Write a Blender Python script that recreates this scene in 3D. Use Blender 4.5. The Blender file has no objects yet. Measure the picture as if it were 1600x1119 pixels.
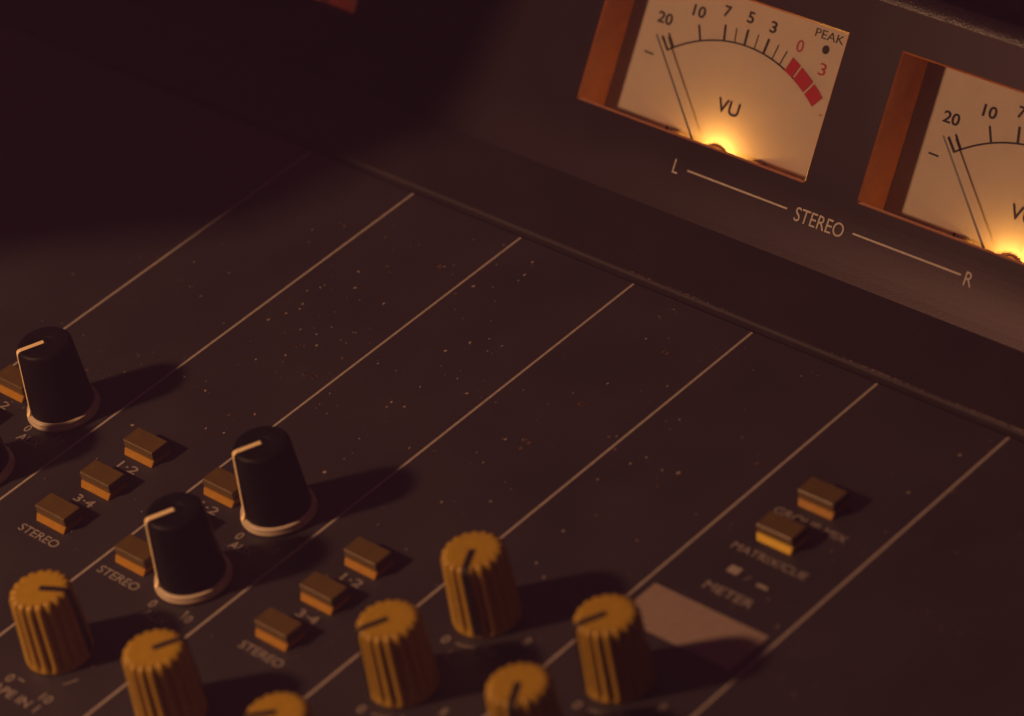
import bpy, math, random
from mathutils import Matrix, Vector
random.seed(7)
U = 0.026                      # one channel strip is 26 mm wide; all builder coordinates are in strip widths
S = bpy.context.scene
COL = S.collection
PI = math.pi

# ------------------------------------------------------------------ camera
cam_d = bpy.data.cameras.new('camera'); cam = bpy.data.objects.new('camera', cam_d); COL.objects.link(cam)
RIGHT = Vector((0.7146681, 0.6774735, -0.1740091)); DOWN = Vector((0.3124961, -0.5318178, -0.7870934)); FWD = Vector((-0.6257761, 0.5081334, -0.591781))
CPOS = Vector((17.2246392, -13.4686268, 14.5451307))
M = Matrix((RIGHT, -DOWN, -FWD)).transposed().to_4x4(); M.translation = CPOS * U
cam.matrix_world = M
cam_d.sensor_width = 36.0
cam_d.lens = 6149.0 / 1600.0 * 36.0
cam_d.clip_start = 0.02; cam_d.clip_end = 50
cam_d.dof.use_dof = True
cam_d.dof.focus_distance = 24.7 * U
cam_d.dof.aperture_fstop = 15.5
cam_d.dof.aperture_blades = 0
S.camera = cam

# ------------------------------------------------------------------ world, view, lamp
w = bpy.data.worlds.new('World'); S.world = w; w.use_nodes = True
nt = w.node_tree; bg = nt.nodes['Background']
# a dim reddish room: soft lobe added on the left to lift dark reflections
tc = nt.nodes.new('ShaderNodeTexCoord'); dt = nt.nodes.new('ShaderNodeVectorMath'); dt.operation = 'DOT_PRODUCT'
dt.inputs[1].default_value = Vector((-.75, -.05, .60)).normalized()
nt.links.new(tc.outputs['Generated'], dt.inputs[0])
mr = nt.nodes.new('ShaderNodeMapRange'); mr.interpolation_type = 'SMOOTHSTEP'
mr.inputs[1].default_value = .25; mr.inputs[2].default_value = .85; mr.inputs[3].default_value = .022; mr.inputs[4].default_value = .055
nt.links.new(dt.outputs['Value'], mr.inputs[0]); nt.links.new(mr.outputs[0], bg.inputs[1])
bg.inputs[0].default_value = (1.0, 0.27, 0.40, 1)
S.view_settings.view_transform = 'Standard'; S.view_settings.look = 'None'
S.view_settings.exposure = 0; S.view_settings.gamma = 1; S.view_settings.use_curve_mapping = False
LDIR = Vector((0.439, 0.657, -0.613)).normalized()
LTGT = Vector((2.0, -1.5, 0.0)); LPOS = LTGT - LDIR * 24.0
ld = bpy.data.lights.new('key_lamp', 'AREA'); ld.shape = 'DISK'; ld.size = 1.9 * U; ld.energy = 3.6; ld.color = (1.0, 0.50, 0.245)
lo = bpy.data.objects.new('key_lamp', ld); COL.objects.link(lo); lo.location = LPOS * U
lo.rotation_euler = LDIR.to_track_quat('-Z', 'Y').to_euler()

# ------------------------------------------------------------------ materials
def mat(name, col, rough=0.5, ior=1.5, bump=0.0, bscale=3000, var=0.0, vscale=200, metal=0.0, coat=0.0, spec=0.5, tint=None):
    m = bpy.data.materials.new(name); m.use_nodes = True
    nt = m.node_tree; b = nt.nodes['Principled BSDF']
    b.inputs['Base Color'].default_value = (*col, 1); b.inputs['Roughness'].default_value = rough
    b.inputs['IOR'].default_value = ior; b.inputs['Metallic'].default_value = metal
    b.inputs['Coat Weight'].default_value = coat; b.inputs['Specular IOR Level'].default_value = spec
    if tint: b.inputs['Specular Tint'].default_value = (*tint, 1)
    tc = nt.nodes.new('ShaderNodeTexCoord')
    if var:
        n = nt.nodes.new('ShaderNodeTexNoise'); n.inputs['Scale'].default_value = vscale; n.inputs['Detail'].default_value = 6
        nt.links.new(tc.outputs['Object'], n.inputs['Vector'])
        r = nt.nodes.new('ShaderNodeMapRange'); r.inputs[1].default_value = .3; r.inputs[2].default_value = .7
        r.inputs[3].default_value = 1 - var; r.inputs[4].default_value = 1 + var
        nt.links.new(n.outputs['Fac'], r.inputs[0])
        mx = nt.nodes.new('ShaderNodeVectorMath'); mx.operation = 'SCALE'; mx.inputs[0].default_value = col
        nt.links.new(r.outputs[0], mx.inputs['Scale']); nt.links.new(mx.outputs[0], b.inputs['Base Color'])
    if bump:
        n2 = nt.nodes.new('ShaderNodeTexNoise'); n2.inputs['Scale'].default_value = bscale; n2.inputs['Detail'].default_value = 3
        nt.links.new(tc.outputs['Object'], n2.inputs['Vector'])
        bp = nt.nodes.new('ShaderNodeBump'); bp.inputs['Strength'].default_value = bump; bp.inputs['Distance'].default_value = 0.0002
        nt.links.new(n2.outputs['Fac'], bp.inputs['Height']); nt.links.new(bp.outputs[0], b.inputs['Normal'])
    return m

def lip_material():  # worn flecks also paint in the edge highlight, stronger to the right
    m = mat('worn_highlight_lip', (.021, .0172, .0215), .4, 1.5, bump=.6, bscale=1800, spec=.12)
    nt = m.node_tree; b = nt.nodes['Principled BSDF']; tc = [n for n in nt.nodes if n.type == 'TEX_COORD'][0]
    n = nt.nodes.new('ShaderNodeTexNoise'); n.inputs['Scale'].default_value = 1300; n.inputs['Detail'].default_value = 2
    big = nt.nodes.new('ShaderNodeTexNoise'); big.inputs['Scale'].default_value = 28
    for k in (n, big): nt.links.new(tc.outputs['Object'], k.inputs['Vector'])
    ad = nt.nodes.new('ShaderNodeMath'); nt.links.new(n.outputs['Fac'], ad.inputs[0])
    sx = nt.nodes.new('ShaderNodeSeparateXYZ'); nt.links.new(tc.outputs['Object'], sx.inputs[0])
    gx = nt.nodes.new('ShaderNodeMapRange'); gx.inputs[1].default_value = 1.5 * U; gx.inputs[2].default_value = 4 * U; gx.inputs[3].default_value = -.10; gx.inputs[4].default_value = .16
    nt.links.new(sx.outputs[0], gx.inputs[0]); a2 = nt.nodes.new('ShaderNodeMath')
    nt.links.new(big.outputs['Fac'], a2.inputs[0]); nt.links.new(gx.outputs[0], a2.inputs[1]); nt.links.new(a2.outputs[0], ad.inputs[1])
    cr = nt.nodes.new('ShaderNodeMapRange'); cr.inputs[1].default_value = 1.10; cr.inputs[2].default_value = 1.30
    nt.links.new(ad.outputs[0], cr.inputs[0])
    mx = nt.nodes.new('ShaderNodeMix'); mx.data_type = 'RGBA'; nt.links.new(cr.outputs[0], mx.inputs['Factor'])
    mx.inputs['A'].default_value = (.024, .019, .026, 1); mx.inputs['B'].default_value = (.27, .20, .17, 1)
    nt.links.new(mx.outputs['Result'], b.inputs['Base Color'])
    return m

def panel_material():
    m = mat('painted_panel', (.03, .03, .034), .5, 1.6, bump=.25, bscale=2600)
    nt = m.node_tree; b = nt.nodes['Principled BSDF']
    tc = [n for n in nt.nodes if n.type == 'TEX_COORD'][0]
    # broad uneven wear of the paint
    n = nt.nodes.new('ShaderNodeTexNoise'); n.inputs['Scale'].default_value = 55; n.inputs['Detail'].default_value = 5
    nt.links.new(tc.outputs['Object'], n.inputs['Vector'])
    cr = nt.nodes.new('ShaderNodeValToRGB'); cr.color_ramp.elements[0].position = .3; cr.color_ramp.elements[1].position = .72
    cr.color_ramp.elements[0].color = (.0155, .0138, .018, 1); cr.color_ramp.elements[1].color = (.028, .024, .029, 1)
    nt.links.new(n.outputs['Fac'], cr.inputs[0])
    # small dust grains: voronoi cells, only some of them
    v = nt.nodes.new('ShaderNodeTexVoronoi'); v.inputs['Scale'].default_value = 330; v.inputs['Randomness'].default_value = 1
    nt.links.new(tc.outputs['Object'], v.inputs['Vector'])
    lt = nt.nodes.new('ShaderNodeMapRange'); lt.inputs[1].default_value = .10; lt.inputs[2].default_value = .05; lt.inputs[3].default_value = 0; lt.inputs[4].default_value = 1
    nt.links.new(v.outputs['Distance'], lt.inputs[0])
    sp = nt.nodes.new('ShaderNodeSeparateColor'); nt.links.new(v.outputs['Color'], sp.inputs[0])
    gt = nt.nodes.new('ShaderNodeMapRange'); gt.inputs[1].default_value = .86; gt.inputs[2].default_value = 1.0
    nt.links.new(sp.outputs[0], gt.inputs[0])
    ml = nt.nodes.new('ShaderNodeMath'); ml.operation = 'MULTIPLY'; nt.links.new(lt.outputs[0], ml.inputs[0]); nt.links.new(gt.outputs[0], ml.inputs[1])
    mx = nt.nodes.new('ShaderNodeMix'); mx.data_type = 'RGBA'
    nt.links.new(ml.outputs[0], mx.inputs['Factor']); nt.links.new(cr.outputs[0], mx.inputs['A'])
    mx.inputs['B'].default_value = (.16, .12, .09, 1)
    nt.links.new(mx.outputs['Result'], b.inputs['Base Color'])
    return m

MT = dict(
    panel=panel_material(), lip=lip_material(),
    bridge=mat('textured_bridge_paint', (.0175, .0130, .0165), .31, 1.5, bump=.07, bscale=3600, var=.15, vscale=60, spec=.012, tint=(1, .8, .92)),
    worn=mat('worn_bridge_paint', (.022, .015, .019), .33, 1.5, bump=.8, bscale=3000, var=.3, vscale=900, spec=.42),
    plate=mat('ledge_paint', (.027, .0215, .026), .5, 1.5, bump=.3, bscale=2600, var=.15, vscale=70, spec=.12),
    line=mat('silkscreen_line', (.33, .29, .25), .6, var=.12, vscale=900),
    text=mat('silkscreen_text', (.26, .23, .20), .6, var=.2, vscale=1500),
    white=mat('write_on_strip', (.265, .203, .16), .65, var=.08, vscale=700),
    black=mat('black_plastic', (.004, .004, .005), .5, 1.45, spec=.15),
    cream=mat('cream_pointer', (.95, .78, .42), .45, var=.06, vscale=900),
    skirt=mat('grey_white_skirt', (.51, .43, .30), .42, var=.08, vscale=800),
    yellow=mat('yellow_plastic', (.39, .24, .010), .27, 1.45, var=.08, vscale=900),
    ochre=mat('ochre_plastic', (.102, .064, .013), .38, 1.45, bump=.15, bscale=3500, var=.1, vscale=600),
    ochre_base=mat('amber_plastic', (.33, .165, .007), .45, 1.45, spec=.14, var=.08, vscale=600),
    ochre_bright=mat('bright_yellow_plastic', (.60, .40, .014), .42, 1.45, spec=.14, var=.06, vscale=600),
    groove=mat('dark_inlay', (.012, .008, .006), .5),
    face=mat('cream_scale_plate', (.325, .285, .23), .6, var=.035, vscale=260, spec=.2),
    ink=mat('black_ink', (.012, .010, .012), .7, spec=.2),
    red=mat('red_ink', (.25, .008, .022), .7, spec=.2),
    wall=mat('orange_bezel', (.26, .085, .02), .45, var=.12, vscale=500),
    needle=mat('needle_black', (.015, .010, .010), .5),
    cap=mat('lamp_cap', (.10, .05, .012), .5),
    screw=mat('brass_screw', (.30, .22, .12), .4),
    dust=mat('dust', (.27, .21, .175), .9, spec=.1),
    stain=mat('dull_flake', (.105, .062, .050), .9, spec=.1),
    shadow_blocker=mat('dark_wood', (.05, .03, .02), .6, var=.3, vscale=20),
    desk=mat('desk_top', (.04, .025, .018), .6, var=.3, vscale=15),
)

# lighter sheen put into the bridge towards its curved foot by raising specular low down
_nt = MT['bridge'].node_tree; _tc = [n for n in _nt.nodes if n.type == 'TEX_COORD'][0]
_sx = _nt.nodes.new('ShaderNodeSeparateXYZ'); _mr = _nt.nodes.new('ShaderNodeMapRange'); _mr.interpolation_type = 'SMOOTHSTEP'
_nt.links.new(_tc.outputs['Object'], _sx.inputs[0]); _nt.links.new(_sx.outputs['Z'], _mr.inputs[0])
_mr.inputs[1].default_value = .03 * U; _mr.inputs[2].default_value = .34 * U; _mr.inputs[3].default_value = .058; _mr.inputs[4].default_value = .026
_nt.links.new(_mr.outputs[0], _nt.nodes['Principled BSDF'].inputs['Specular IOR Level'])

# ------------------------------------------------------------------ mesh helpers
class MB:
    def __init__(s): s.v = []; s.f = []; s.m = []; s.smooth = set()
    def add(s, verts, faces, mi=0, smooth=False):
        o = len(s.v); s.v += [tuple(x) for x in verts]
        for f in faces:
            if smooth: s.smooth.add(len(s.f))
            s.f.append([i + o for i in f]); s.m.append(mi)
    def box(s, x0, x1, y0, y1, z0, z1, T=None, mi=0):
        v = [(x, y, z) for z in (z0, z1) for y in (y0, y1) for x in (x0, x1)]
        if T: v = [T(*q) for q in v]
        s.add(v, [(0, 2, 3, 1), (4, 5, 7, 6), (0, 1, 5, 4), (2, 6, 7, 3), (0, 4, 6, 2), (1, 3, 7, 5)], mi)
    def quad(s, a, b, c, d, mi=0): s.add([a, b, c, d], [(0, 1, 2, 3)], mi)
    def poly(s, pts, mi=0): s.add(pts, [tuple(range(len(pts)))], mi)
    def lathe(s, prof, n=64, cx=0, cy=0, cz=0, rfun=None, mi=0, smooth=True):
        v = []; f = []
        for j, (r, z) in enumerate(prof):
            for i in range(n):
                t = 2 * PI * i / n; rr = rfun(r, z, t) if rfun else r
                v.append((cx + rr * math.cos(t), cy + rr * math.sin(t), cz + z))
        for j in range(len(prof) - 1):
            for i in range(n):
                k = (i + 1) % n
                f.append((j * n + i, j * n + k, (j + 1) * n + k, (j + 1) * n + i))
        s.add(v, f, mi, smooth)
        s.add([v[(len(prof) - 1) * n + i] for i in range(n)], [tuple(range(n))], mi)
        s.add([v[i] for i in range(n)], [tuple(reversed(range(n)))], mi)
    def build(s, name, mats, parent=None, bevel=0, sharp=None):
        me = bpy.data.meshes.new(name)
        me.from_pydata([(a * U, b * U, c * U) for a, b, c in s.v], [], s.f)
        if not isinstance(mats, (list, tuple)): mats = [mats]
        for m in mats: me.materials.append(m)
        for i, p in enumerate(me.polygons): p.material_index = s.m[i]; p.use_smooth = i in s.smooth
        me.update()
        o = bpy.data.objects.new(name, me); COL.objects.link(o)
        if parent: o.parent = parent
        if bevel:
            b = o.modifiers.new('bevel', 'BEVEL'); b.width = bevel * U; b.segments = 3; b.limit_method = 'ANGLE'; b.angle_limit = math.radians(25)
        return o

def copy_tree(o, dx, dy, parent, first=True):
    c = o.copy(); COL.objects.link(c); c.parent = parent
    if first: c.location = o.location + Vector((dx * U, dy * U, 0))
    for ch in list(o.children): copy_tree(ch, 0, 0, c, False)
    return c

def text_mesh(name, body, m, T, cx, cy, width, height, parent, bold=0.0, off=0.0016, label=None):
    """flat lettering, fitted to width x height (cap height) and centred at cx,cy on the plane T"""
    cu = bpy.data.curves.new('t', 'FONT'); cu.body = body; cu.offset = bold; cu.resolution_u = 4
    ob = bpy.data.objects.new('t', cu); COL.objects.link(ob)
    dg = bpy.context.evaluated_depsgraph_get(); me0 = ob.evaluated_get(dg).to_mesh()
    vs = [v.co.copy() for v in me0.vertices]; fs = [tuple(p.vertices) for p in me0.polygons]
    ob.evaluated_get(dg).to_mesh_clear(); bpy.data.objects.remove(ob); bpy.data.curves.remove(cu)
    xs = [v.x for v in vs]; ys = [v.y for v in vs]
    w0, h0 = max(xs) - min(xs), max(ys) - min(ys); mx, my = (max(xs) + min(xs)) / 2, (max(ys) + min(ys)) / 2
    b = MB(); b.add([T(cx + (v.x - mx) / w0 * width, cy + (v.y - my) / h0 * height, off) for v in vs], fs)
    o = b.build(name, m, parent)
    if label: o['label'] = label
    return o

def PT(x, y, z=0): return (x, y, z)                    # the flat control surface
A = math.radians(52.5); CA, SA = math.cos(A), math.sin(A); Y0 = 0.68
def FT(x, s, off=0): return (x, Y0 + s * CA - off * SA, s * SA + off * CA)   # the sloping meter face
def BT(x, s, off=0):                                   # on the curved foot of the face, s measured along it
    if s >= .42: return FT(x, s, off)
    y, z = FT(0, .42)[1:]; t = .42 - s; i = 0
    while True:
        aa = A + (math.radians(45) - A) * min(1, (i + 1) / 8); st = min(t, .05)
        y -= st * math.cos(aa); z -= st * math.sin(aa); t -= st; i += 1
        if t <= 1e-9: return (x, y - off * math.sin(aa), z + off * math.cos(aa))
DM = 0.29                                              # depth of the scale plate behind the meter face
def GT(x, s, off=0): return FT(x, s, off - DM)

# ------------------------------------------------------------------ setting
desk = MB(); desk.box(-30, 30, -40, 14, -2.4, -2.0)
d = desk.build('desk', MT['desk']); d['kind'] = 'structure'

# ------------------------------------------------------------------ the mixing console
root = bpy.data.objects.new('mixing_console', None); COL.objects.link(root)
root['label'] = 'dark audio mixing console with yellow and black knobs and warmly lit VU meters'
root['category'] = 'mixing console'

# control surface slab
b = MB(); b.box(-9, 8.5, -9, 0.002, -0.12, 0.0)
b.build('control_panel', MT['panel'], root)
b = MB(); b.box(-9.05, 8.55, -9.05, 3.6, -2.0, -0.122)
b.build('chassis', MT['plate'], root)
# raised ledge between the control surface and the meter bridge, rounded front lip
prof = []
yl, zt, r = 0.038, 0.032, 0.03
for i in range(9):
    t = PI + (PI / 2) * i / 8 * -1
    prof.append((yl + r + r * math.cos(t), zt - r + r * math.sin(t)))
prof = [(yl, -0.10)] + prof + [(0.75, zt - 0.004)]
b = MB()
for i in range(len(prof) - 1):
    (ya, za), (yb, zb) = prof[i], prof[i + 1]
    b.add([(-9, ya, za), (8.5, ya, za), (8.5, yb, zb), (-9, yb, zb)], [(0, 1, 2, 3)], 0, True)
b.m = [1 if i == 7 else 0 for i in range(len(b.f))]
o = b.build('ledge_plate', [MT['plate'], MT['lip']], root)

# meter bridge shell: curved foot, face with window openings, rolled top, back
WIN = [(-3.44, -1.48), (0.69, 2.65), (3.10, 5.06)]
WS0, WS1, CH = 0.512, 1.478, 0.012
b = MB()
foot = []
a0 = math.radians(45); n = 10
y, z = FT(0, 0.42)[1:]
foot.append((y, z))
for i in range(n):
    aa = A + (a0 - A) * min(1, (i + 1) / 8)
    y -= 0.05 * math.cos(aa); z -= 0.05 * math.sin(aa); foot.append((y, z))
foot.reverse()
for i in range(len(foot) - 1):
    (ya, za), (yb, zb) = foot[i], foot[i + 1]
    b.add([(-9, ya, za), (9, ya, za), (9, yb, zb), (-9, yb, zb)], [(0, 1, 2, 3)], 0, True)
ss = [0.42, WS0 - CH, WS1 + CH, 1.74]
xs = [-9] + [q for a_, b_ in WIN for q in (a_ - CH, b_ + CH)] + [9]
for j in range(3):
    for i in range(len(xs) - 1):
        if j == 1 and i % 2 == 1: continue
        b.quad(FT(xs[i], ss[j]), FT(xs[i + 1], ss[j]), FT(xs[i + 1], ss[j + 1]), FT(xs[i], ss[j + 1]))
R = 0.11; c0 = FT(0, 1.74, -R)
pv = None
for i in range(17):
    t = (PI / 2 + A) - (A + math.radians(38)) * i / 16
    q = (c0[1] + R * math.cos(t), c0[2] + R * math.sin(t))
    if pv: b.add([(-9, *pv), (9, *pv), (9, *q), (-9, *q)], [(0, 1, 2, 3)], 1, True)
    pv = q
q = (pv[0] + 1.6, pv[1] - 1.6 * math.tan(math.radians(38)))
b.quad((-9, *pv), (9, *pv), (9, *q), (-9, *q))
b.quad((-9, *q), (9, *q), (9, q[0], -0.12), (-9, q[0], -0.12))
shell = b.build('meter_bridge', [MT['bridge'], MT['worn']], root)

# ---- silkscreen strip lines
for x in range(-1, 6):
    b = MB(); hw = 0.0095
    b.box(x - hw, x + hw, -9, -0.004, 0.0008, 0.0020)
    b.build('strip_line', MT['line'], root)
b = MB(); b.box(4.065, 4.93, -2.445, -2.108, 0.0008, 0.003)
b.build('write_on_strip', MT['white'], root)['label'] = 'blank greyish white marking strip below the METER legend'

# ---- meter (built once, copied twice)
def build_meter():
    x0, x1 = WIN[1]
    b = MB()                                            # scale plate
    b.quad(GT(x0 - .3, .25), GT(x1 + .3, .25), GT(x1 + .3, 1.62), GT(x0 - .3, 1.62))
    pl = b.build('vu_meter', MT['face'], root)  # scale plate
    b = MB()                                            # walls of the opening
    rings = [(-CH, 0.0), (0.0, -CH), (0.0, -DM + .004)]
    for (g0, o0), (g1, o1) in zip(rings, rings[1:]):
        def cs(g, o): return [FT(x0 + g, WS0 + g, o), FT(x1 - g, WS0 + g, o), FT(x1 - g, WS1 - g, o), FT(x0 + g, WS1 - g, o)]
        p, q = cs(g0, o0), cs(g1, o1)
        if o1 < -.1:
            b.quad(FT(x0, WS0 - .26, -.03), FT(x0, WS0, -.03), FT(x0, WS0, o1), FT(x0, WS0 - .26, o1))
            b.quad(FT(x1, WS0 - .26, -.03), FT(x1, WS0, -.03), FT(x1, WS0, o1), FT(x1, WS0 - .26, o1))
            b.quad(FT(x0, WS0 - .26, -.03), FT(x1, WS0 - .26, -.03), FT(x1, WS0 - .26, o1), FT(x0, WS0 - .26, o1))
            b.quad(FT(x0, WS0, -.02), FT(x1, WS0, -.02), FT(x1, WS0 - .26, -.03), FT(x0, WS0 - .26, -.03))
        if o1 > -.1:
            for i in (0,): b.quad(*[FT(x_, WS0 - CH + g_, o_) for x_, g_, o_ in ((x0, 0, 0), (x1, 0, 0), (x1, .008, -.003), (x0, .008, -.003))])
        for i in range(1, 4): b.quad(p[i], p[(i + 1) % 4], q[(i + 1) % 4], q[i])
    b.build('bezel', MT['wall'], pl)
    # dial arc and ticks
    cx, cy, R = 1.684, 0.112, 1.06
    def arc(a, r): return (cx + r * math.cos(a), cy + r * math.sin(a))
    b = MB()
    t0, t1 = math.radians(125.3), math.radians(62.5); N = 40
    for i in range(N):
        a_, c_ = t0 + (t1 - t0) * i / N, t0 + (t1 - t0) * (i + 1) / N
        b.quad(GT(*arc(a_, R - .006), .002), GT(*arc(c_, R - .006), .002), GT(*arc(c_, R + .006), .002), GT(*arc(a_, R + .006), .002))
    def tick(xb, yb, xt, yt, w_):
        d_ = Vector((xt - xb, yt - yb)).normalized(); n_ = Vector((-d_.y, d_.x)) * w_ / 2
        b.quad(*[GT(px, py, .0026) for px, py in ((xb + n_.x, yb + n_.y), (xb - n_.x, yb - n_.y), (xt - n_.x, yt - n_.y), (xt + n_.x, yt + n_.y))])
    for q in [(1.074, .975, .997, 1.054, .018), (1.111, 1.008, 1.044, 1.084, .015), (1.314, 1.103, 1.267, 1.203, .015), (1.501, 1.156, 1.479, 1.259, .018),
              (1.589, 1.166, 1.575, 1.262, .008), (1.672, 1.17, 1.668, 1.277, .018), (1.757, 1.168, 1.761, 1.268, .008), (1.839, 1.16, 1.852, 1.264, .018),
              (1.92, 1.148, 1.940, 1.248, .008), (1.99, 1.128, 2.019, 1.228, .008), (.889, .920, .967, .918, .012)]: tick(*q)
    b.build('dial_arc', MT['ink'], pl)
    b = MB()
    segs = [(69.4, 66.2), (65.6, 60.6), (60.0, 54.0)]
    segs = [(2.045, 2.118), (2.130, 2.238), (2.250, 2.336)]
    for xa, xb in segs:
        P = []
        for k in range(5):
            xx = xa + (xb - xa) * k / 4; P.append(math.acos((xx - cx) / R))
        lo_ = [arc(t, R - .006) for t in P]
        hi_ = [(p[0] + (p[0] - 1.70) * .10, p[1] + .100 - (p[0] - 2.05) * .08) for p in lo_]
        for k in range(4):
            b.quad(GT(*lo_[k], .003), GT(*lo_[k + 1], .003), GT(*hi_[k + 1], .003), GT(*hi_[k], .003))
    b.build('red_zone', MT['red'], pl)
    for t, x, y, w_, h_ in [('20', .980, 1.170, .128, .078), ('10', 1.240, 1.285, .108, .078), ('7', 1.464, 1.345, .058, .076), ('5', 1.662, 1.357, .056, .078), ('3', 1.860, 1.345, .056, .078)]:
        text_mesh('numeral', t, MT['ink'], GT, x, y, w_, h_, pl, .022)
    for t, x, y in [('0', 2.107, 1.286), ('3', 2.330, 1.191)]:
        text_mesh('numeral', t, MT['red'], GT, x, y, .056, .080, pl, .004, label='red numeral of the overload zone')
    text_mesh('lettering', 'PEAK', MT['ink'], GT, 2.312, 1.406, .235, .056, pl, .0)
    text_mesh('lettering', 'VU', MT['ink'], GT, 1.690, .755, .190, .094, pl, .014)
    b = MB(); b.box(2.405, 2.425, .906, .914, .001, .003, GT); b.build('plus_mark', MT['red'], pl)
    b = MB(); b.poly([GT(2.31 + .027 * math.cos(2 * PI * i / 28), 1.317 + .029 * math.sin(2 * PI * i / 28), .003) for i in range(28)])
    b.build('peak_lamp', MT['ink'], pl)
    # needle: thin pointer floating in front of the plate
    zz = .08; p = Vector((1.012, 1.058)); q = Vector((1.70, .318)); d_ = (q - p).normalized(); n_ = Vector((-d_.y, d_.x))
    b = MB(); v = []
    for o_ in (zz, zz + .006):
        for pt, hw in ((p, .0055), (q, .007)):
            for sg in (-1, 1): v.append(GT(pt.x + n_.x * hw * sg, pt.y + n_.y * hw * sg, o_))
    b.add(v, [(0, 1, 3, 2), (4, 6, 7, 5), (0, 4, 5, 1), (2, 3, 7, 6), (0, 2, 6, 4), (1, 5, 7, 3)])
    b.build('needle', MT['needle'], pl)
    # lamp cap and two screws low on the plate
    def disc(name, x, y, r, o0, o1, m):
        b = MB(); N = 40; v = []
        for o_, rr in ((o0, r), (o1 * .6 + o0 * .4, r), (o1, r * .8)):
            v += [GT(x + rr * math.cos(2 * PI * i / N), y + rr * math.sin(2 * PI * i / N), o_) for i in range(N)]
        f = []
        for j in range(2):
            for i in range(N):
                k = (i + 1) % N; f.append((j * N + i, j * N + k, (j + 1) * N + k, (j + 1) * N + i))
        f.append(tuple(range(2 * N, 3 * N)))
        b.add(v, f); return b.build(name, m, pl)
    disc('lamp_cap', 1.70, .388, .105, .0, .022, MT['cap'])
    disc('screw', 1.345, .432, .075, .0, .035, MT['screw'])
    disc('screw', 2.055, .432, .075, .0, .035, MT['screw'])
    b = MB(); b.box(1.243, 1.259, .478, .505, .001, .004, GT); b.build('stop_pin', MT['ink'], pl)
    # glowing bulb of the meter
    return pl

def bulb(dx, pw, col=(1.0, .51, .10)):
    l = bpy.data.lights.new('meter_bulb', 'POINT'); l.energy = pw; l.color = col; l.shadow_soft_size = .03 * U
    o = bpy.data.objects.new('meter_bulb', l); COL.objects.link(o)
    o.location = Vector(GT(1.71 + dx, .395, .064)) * U
m0 = build_meter(); m0['label'] = 'left lit VU meter of the stereo pair, above the letter L'
m1 = copy_tree(m0, 2.41, 0, root); m1['label'] = 'right lit VU meter of the stereo pair, cut by the picture edge'
m2 = copy_tree(m0, -4.13, 0, root); m2['label'] = 'far meter window, only its orange corner showing in the dark'
bulb(0, .0142); bulb(2.41, .0128); bulb(-4.13, .012, (1.0, .25, .05))

# ---- bridge lettering
o = text_mesh('lettering', 'L', MT['line'], BT, 1.646, .312, .046, .092, root, .0, .004)
text_mesh('lettering', 'STEREO', MT['line'], BT, 2.862, .303, .398, .092, root, .002, .004)
text_mesh('lettering', 'R', MT['line'], BT, 4.056, .302, .062, .088, root, .0, .004)
for xa, xb in ((1.743, 2.592), (3.132, 3.992)):
    b = MB(); b.box(xa, xb, .306, .318, .001, .004, BT); b.build('legend_line', MT['line'], root)

# ---- push buttons
def build_button():
    e = bpy.data.objects.new('push_button', None); COL.objects.link(e); e.parent = root
    W, D, H, h = .276, .142, .100, .036
    fl = .028
    b = MB()
    b.box(0, W, 0, D, h, H); b.build('button_cap', MT['ochre'], e, bevel=.008)
    b = MB()                                            # flared base
    v = [(-.004, -.002, h), (W + .004, -.002, h), (W + .004, D, h), (-.004, D, h), (.0, -fl, .004), (W, -fl, .004), (W, D, .004), (0, D, .004)]
    v = [(-.003, -.002, h - .002), (W - .002, -.002, h - .002), (W - .002, D - .002, h - .002), (-.003, D + .002, h - .002),
         (.014, -fl - .002, .0), (W - .002, -fl - .002, .0), (W - .002, D - .002, .0), (.006, D + .002, .0)]
    b.add(v, [(0, 1, 2, 3), (7, 6, 5, 4), (4, 5, 1, 0), (5, 6, 2, 1), (6, 7, 3, 2), (7, 4, 0, 3)])
    b.build('button_base', MT['ochre_base'], e, bevel=.006)
    return e
spots = []
for x in (-1.915, -.91, 1.09, .35, 2.34, -1.64): pass
rows = (-2.952, -3.320, -3.692)
for x in (1.09, .35, 2.34, -.91, -1.65):
    for i, y in enumerate(rows): spots.append((x, y, x, i))
spots += [(4.313, -1.112, 'm', 0), (4.306, -1.478, 'm', 1)]
words = ['top', 'middle', 'lowest']
cols = {1.09: 'beside the black knobs in the second strip', .35: 'in the leftmost column of three clear buttons', 2.34: 'in the column right of the black knobs',
        -.91: 'behind the leftmost black knob', -1.65: 'in the column beyond the left picture edge'}
proto = build_button()
for k, (x, y, c, i) in enumerate(spots):
    o = proto if k == 0 else copy_tree(proto, 0, 0, root)
    o.location = Vector((x, y, 0)) * U
    o['group'] = 'ochre push buttons'
    if c == 'm':
        o['label'] = ['ochre push button above the MATRIX/CUE button', 'push button with the brightest yellow base, above the MATRIX/CUE legend'][i]
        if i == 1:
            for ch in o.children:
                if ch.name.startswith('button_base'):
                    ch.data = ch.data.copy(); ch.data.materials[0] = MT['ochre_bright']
    else: o['label'] = words[i] + ' ochre push button ' + cols[c]

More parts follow.
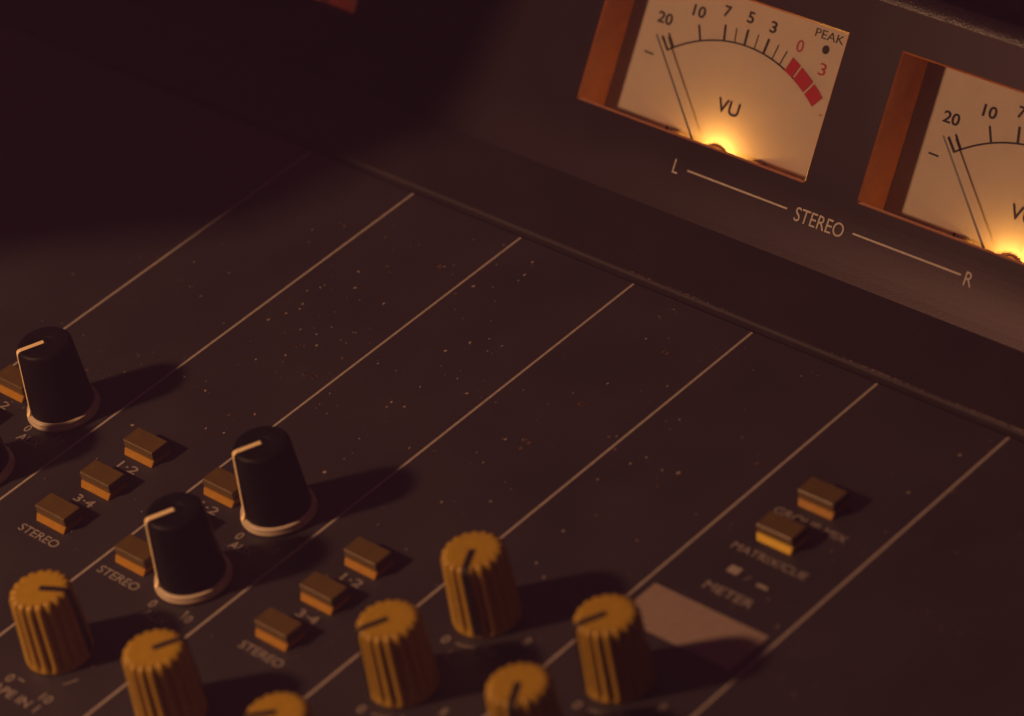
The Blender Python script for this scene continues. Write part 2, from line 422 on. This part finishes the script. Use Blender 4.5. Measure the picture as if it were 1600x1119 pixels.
# ---- knobs
def black_knob():
    e = bpy.data.objects.new('black_knob', None); COL.objects.link(e); e.parent = root
    b = MB()
    prof = [(.211, .045), (.209, .06), (.205, .09), (.178, .513), (.174, .533), (.164, .546), (.150, .550), (.06, .550), (.055, .546)]
    b.lathe(prof, 72); b.build('knob_body', MT['black'], e)
    b = MB(); b.lathe([(.218, .006), (.235, .010), (.239, .022), (.237, .034), (.232, .040), (.233, .046), (.232, .056), (.227, .062), (.205, .063)], 72)
    b.build('skirt', MT['skirt'], e)
    b = MB(); a_ = math.radians(-115)
    def T(r, t, z): return (r * math.cos(a_) - t * math.sin(a_), r * math.sin(a_) + t * math.cos(a_), z)
    path = [(.0, .554), (.157, .554), (.170, .550), (.1795, .538), (.183, .518), (.211, .100), (.221, .075), (.236, .056)]
    hw = .017; v = []
    for r_, z_ in path: v += [T(r_, -hw, z_), T(r_, hw, z_), T(r_ - .012, hw, z_ - .012), T(r_ - .012, -hw, z_ - .012)]
    f = []
    for i in range(len(path) - 1):
        o_ = 4 * i
        for k in range(4): f.append((o_ + k, o_ + (k + 1) % 4, o_ + 4 + (k + 1) % 4, o_ + 4 + k))
    f += [(3, 2, 1, 0), tuple(4 * (len(path) - 1) + k for k in range(4))]
    b.add(v, f); b.build('pointer', MT['cream'], e)
    return e
NF = 18
def yellow_knob():
    e = bpy.data.objects.new('yellow_knob', None); COL.objects.link(e); e.parent = root
    def rf(r, z, t):
        g = 1.0
        if z < .05: g = max(0, (z - .018) / .032)
        if r < .166: g *= max(0, (r - .14) / .026)
        return r - .030 * g * (1 - abs(math.sin(NF / 2 * t)) ** .5)
    prof = [(.198, .0), (.206, .006), (.208, .02), (.207, .05), (.2045, .10), (.200, .2), (.196, .3), (.192, .4), (.189, .462), (.184, .480), (.174, .492), (.164, .498), (.150, .500), (.13, .500)]
    b = MB(); b.lathe(prof, 288, rfun=rf); b.build('knob_body', MT['yellow'], e)
    b = MB()
    path = [(.0, .503), (.160, .503), (.178, .494), (.190, .478), (.194, .455), (.211, .06), (.212, .03)]
    hw = .021; v = []
    for r_, z_ in path: v += [(r_, -hw, z_), (r_, hw, z_), (r_ - .014, hw, z_ - .014), (r_ - .014, -hw, z_ - .014)]
    f = []
    for i in range(len(path) - 1):
        o_ = 4 * i
        for k in range(4): f.append((o_ + k, o_ + (k + 1) % 4, o_ + 4 + (k + 1) % 4, o_ + 4 + k))
    f += [(3, 2, 1, 0), tuple(4 * (len(path) - 1) + k for k in range(4))]
    b.add(v, f); b.build('pointer', MT['groove'], e)
    return e
bk = black_knob(); first = True
for x, y, lab in [(1.658, -2.850, 'black knob with cream pointer nearest the centre, upper of two in its strip'), (1.660, -3.570, 'black knob with cream pointer beside the STEREO button, lower of two'),
                  (-.326, -2.880, 'leftmost full black knob with cream pointer'), (-.340, -3.598, 'black knob cut by the left picture edge')]:
    o = bk if first else copy_tree(bk, 0, 0, root); first = False
    o.location = Vector((x, y, 0)) * U; o['label'] = lab; o['group'] = 'black skirted knobs'
yk = yellow_knob(); first = True
for x, y, a_, lab in [(3.415, -2.842, -61, 'yellow fluted knob with its black line turned down its near side, topmost'), (3.415, -3.535, -116, 'yellow fluted knob at bottom centre, pointer to the left'),
                      (4.450, -2.835, -116, 'yellow fluted knob beside the white marking strip'), (1.440, -4.460, 27, 'leftmost yellow fluted knob, pointer to the right'),
                      (2.426, -4.448, 62, 'second yellow fluted knob from the left, cut by the bottom edge'), (3.430, -4.430, -135, 'dim blurred yellow knob just entering the bottom edge'),
                      (4.420, -3.520, -60, 'yellow fluted knob low at the bottom edge, pointer towards the viewer')]:
    o = yk if first else copy_tree(yk, 0, 0, root); first = False
    o.location = Vector((x, y, 0)) * U; o.rotation_euler[2] = math.radians(a_); o['label'] = lab; o['group'] = 'yellow fluted knobs'

# ---- panel lettering
def T_(s, x, y, w_, h_=.064, bold=0.012): return text_mesh('lettering', s, MT['text'], PT, x, y, w_, h_, root, bold, .0022)
for x in (.49, 2.50, -1.51, 1.235, -.765):
    T_('1\u00b72', x, -3.056, .165); T_('3\u00b74', x, -3.428, .165); T_('STEREO', x + .005, -3.81, .355)
for kx in (1.645, -.350):
    for ky in (-2.842, -3.562):
        T_('0', kx - .045, ky - .293, .045); T_('AUX', kx + .058, ky - .372, .20); T_('10', kx + .235, ky - .275, .075)
        b = MB(); b.box(kx + .188, kx + .206, ky - .245, ky - .225, .0008, .0022); b.build('scale_mark', MT['text'], root)
def scale_arc(kx, ky, r0, r1, a0, a1):
    b = MB(); N = 18
    for i in range(N):
        p, q = math.radians(a0 + (a1 - a0) * i / N), math.radians(a0 + (a1 - a0) * (i + 1) / N)
        b.quad(*[(kx + r * math.cos(t), ky + r * math.sin(t), .0016) for r, t in ((r0, p), (r1, p), (r1, q), (r0, q))])
    b.build('scale_mark', MT['text'], root)
for kx, ky in [(3.415, -2.842), (3.415, -3.535), (4.45, -2.835), (4.42, -3.52), (2.426, -4.448), (3.43, -4.43)]:
    T_('0', kx - .065, ky - .285, .048); T_('10', kx + .225, ky - .225, .085); T_('R', kx + .365, ky - .045, .048)
    T_('L', kx + .05, ky - .372, .045)
    scale_arc(kx, ky, .272, .282, -88, -62)
T_('0', 1.352, -4.780, .048); T_('10', 1.682, -4.780, .085); T_('TAPE IN 1', 1.475, -4.872, .46)
scale_arc(1.44, -4.46, .29, .30, -98, -88); scale_arc(1.44, -4.46, .29, .30, -38, -20)
T_('GROUP-MIX', 4.505, -1.233, .545, .060); T_('MATRIX/CUE', 4.508, -1.605, .560, .060); T_('METER', 4.500, -1.955, .365, .066)
b = MB()
b.box(4.345, 4.425, -1.805, -1.745, .0008, .0022); b.build('raised_symbol', MT['line'], root)
b = MB(); b.add([(4.575, -1.815, .0018), (4.665, -1.815, .0018), (4.655, -1.790, .0018), (4.585, -1.790, .0018)], [(0, 1, 2, 3)]); b.build('pressed_symbol', MT['line'], root)
T_('/', 4.50, -1.79, .030, .05, 0)

# ---- dust and flakes lying on the control surface
dust = [(-1.703, -0.849), (-0.444, -1.565), (-0.318, -2.238), (0.552, -1.458), (0.419, -1.474), (0.206, -1.403), (0.154, -1.511), (0.551, -1.59), (0.636, -1.54), (0.783, -1.797), (0.862, -1.788), (0.584, -1.354), (-0.154, -0.499), (0.773, -0.522), (1.501, -1.01), (1.581, -0.91), (1.659, -1.009), (1.705, -0.922), (1.419, -1.149), (1.505, -1.273), (1.539, -1.499), (1.496, -1.755), (1.593, -1.697), (1.846, -1.392), (1.572, -2.075), (1.617, -2.422), (2.545, -1.101), (2.511, -1.54), (2.377, -1.599), (2.412, -1.835), (2.454, -2.245), (2.712, -2.081), (0.776, -0.496), (1.495, -0.999), (2.898, -0.688), (2.558, -1.108), (3.874, -0.966), (2.655, -0.432), (0.707, -0.994), (0.304, -0.831), (0.152, -1.157), (4.856, -0.284), (4.811, -0.707), (4.918, -2.018), (5.849, -1.169), (3.341, -2.349), (3.471, -2.421), (3.28, -2.05), (3.721, -1.88), (1.911, -1.973), (0.203, -1.088), (0.412, -0.968), (1.098, -0.556), (2.377, -0.18), (2.557, -0.86), (3.205, -1.37), (3.249, -1.274), (3.518, -1.286), (3.414, -1.314), (0.187, -2.75), (0.634, -2.52), (0.769, -2.491), (0.805, -2.255), (0.392, -1.852), (1.309, -0.294), (0.737, -0.181), (1.257, -0.165)]
big = {12, 7, 9, 10, 26, 27, 35, 36, 2, 13, 37}
b = MB()
def fleck(x, y, r, z=.0012, mi=0):
    n_ = random.randint(5, 8); st = random.uniform(.5, 1); ro = random.uniform(0, PI)
    pts = []
    for i in range(n_):
        t = 2 * PI * i / n_; q = r * random.uniform(.55, 1.1)
        u, v_ = q * math.cos(t), q * math.sin(t) * st
        pts.append((x + u * math.cos(ro) - v_ * math.sin(ro), y + u * math.sin(ro) + v_ * math.cos(ro), z))
    b.add(pts + [(p[0], p[1], z + min(r * .35, .0022)) for p in pts], [tuple(range(n_, 2 * n_))] + [(i, (i + 1) % n_, n_ + (i + 1) % n_, n_ + i) for i in range(n_)], mi)
for i, (x, y) in enumerate(dust):
    if i in big:
        for k in range(6): fleck(x + random.gauss(0, .018), y + random.gauss(0, .011), random.uniform(.006, .017), mi=1)
    else: fleck(x, y, random.uniform(.008, .016))
for k in range(320):
    fleck(random.uniform(-2.5, 6.5), random.uniform(-4.5, -.05), abs(random.gauss(0, .0036)) + .0022)
for k in range(110):
    fleck(random.gauss(1.4, 1.3), random.gauss(-1.3, .7), abs(random.gauss(0, .0034)) + .0020)
for k in range(110):
    x, y = random.uniform(-2, 6), random.uniform(-3.6, -.05)
    if not (4.0 < x < 5.0 and y < -1.9): fleck(x, y, random.uniform(.007, .018), mi=1)
o = b.build('dust', [MT['dust'], MT['stain']]); o['kind'] = 'stuff'; o['label'] = 'dust specks and paint flakes scattered over the dark panel'; o['category'] = 'dust'

# ------------------------------------------------------------------ unseen blocker added left of the console, outline shaped to shade the upper left
sh = [PT(-5.5, -4.6), PT(-2.04, -1.97), PT(-1.72, -1.66), PT(-1.2, -1.22), PT(-.92, -1.06), PT(-.80, -.90), PT(-.77, -.62), PT(-.72, -.3), PT(-.57, .04), FT(-.33, .02), FT(-.2, .45), FT(-.1, .97), FT(.0, 1.6), FT(.1, 2.6)]
HB = 3.0; lp = LPOS
def up(p, h):
    p = Vector(p); t = (h - p.z) / (lp.z - p.z); q = p + (lp - p) * t; return (q.x, q.y)
pts = [up(p, HB) for p in sh]
pts = pts + [(-8.5, pts[-1][1]), (-8.5, pts[0][1])]
b = MB(); n_ = len(pts)
b.add([(x, y, HB) for x, y in pts] + [(x, y, HB + .2) for x, y in pts],
      [tuple(range(n_)), tuple(reversed(range(n_, 2 * n_)))] + [(i, (i + 1) % n_, n_ + (i + 1) % n_, n_ + i) for i in range(n_)])
b.box(-10.6, -10.0, -2, -1, -2.0, HB + .1); b.box(-10.0, -8.0, -1.8, -1.2, HB + .01, HB + .09)
o = b.build('shadow_blocker', MT['shadow_blocker']); o['kind'] = 'structure'

# ------------------------------------------------------------------ thin even volume added only to lift the blacks
b = MB(); b.box(-34, 34, -44, 18, -3.6, 22)
hz = bpy.data.materials.new('black_lift_volume'); hz.use_nodes = True; nt = hz.node_tree
nt.nodes.remove(nt.nodes['Principled BSDF']); pv_ = nt.nodes.new('ShaderNodeVolumePrincipled')
pv_.inputs['Color'].default_value = (.61, .39, 1.0, 1); pv_.inputs['Density'].default_value = .150
nt.links.new(pv_.outputs[0], nt.nodes['Material Output'].inputs['Volume'])
o = b.build('black_lift_haze', hz); o['kind'] = 'stuff'
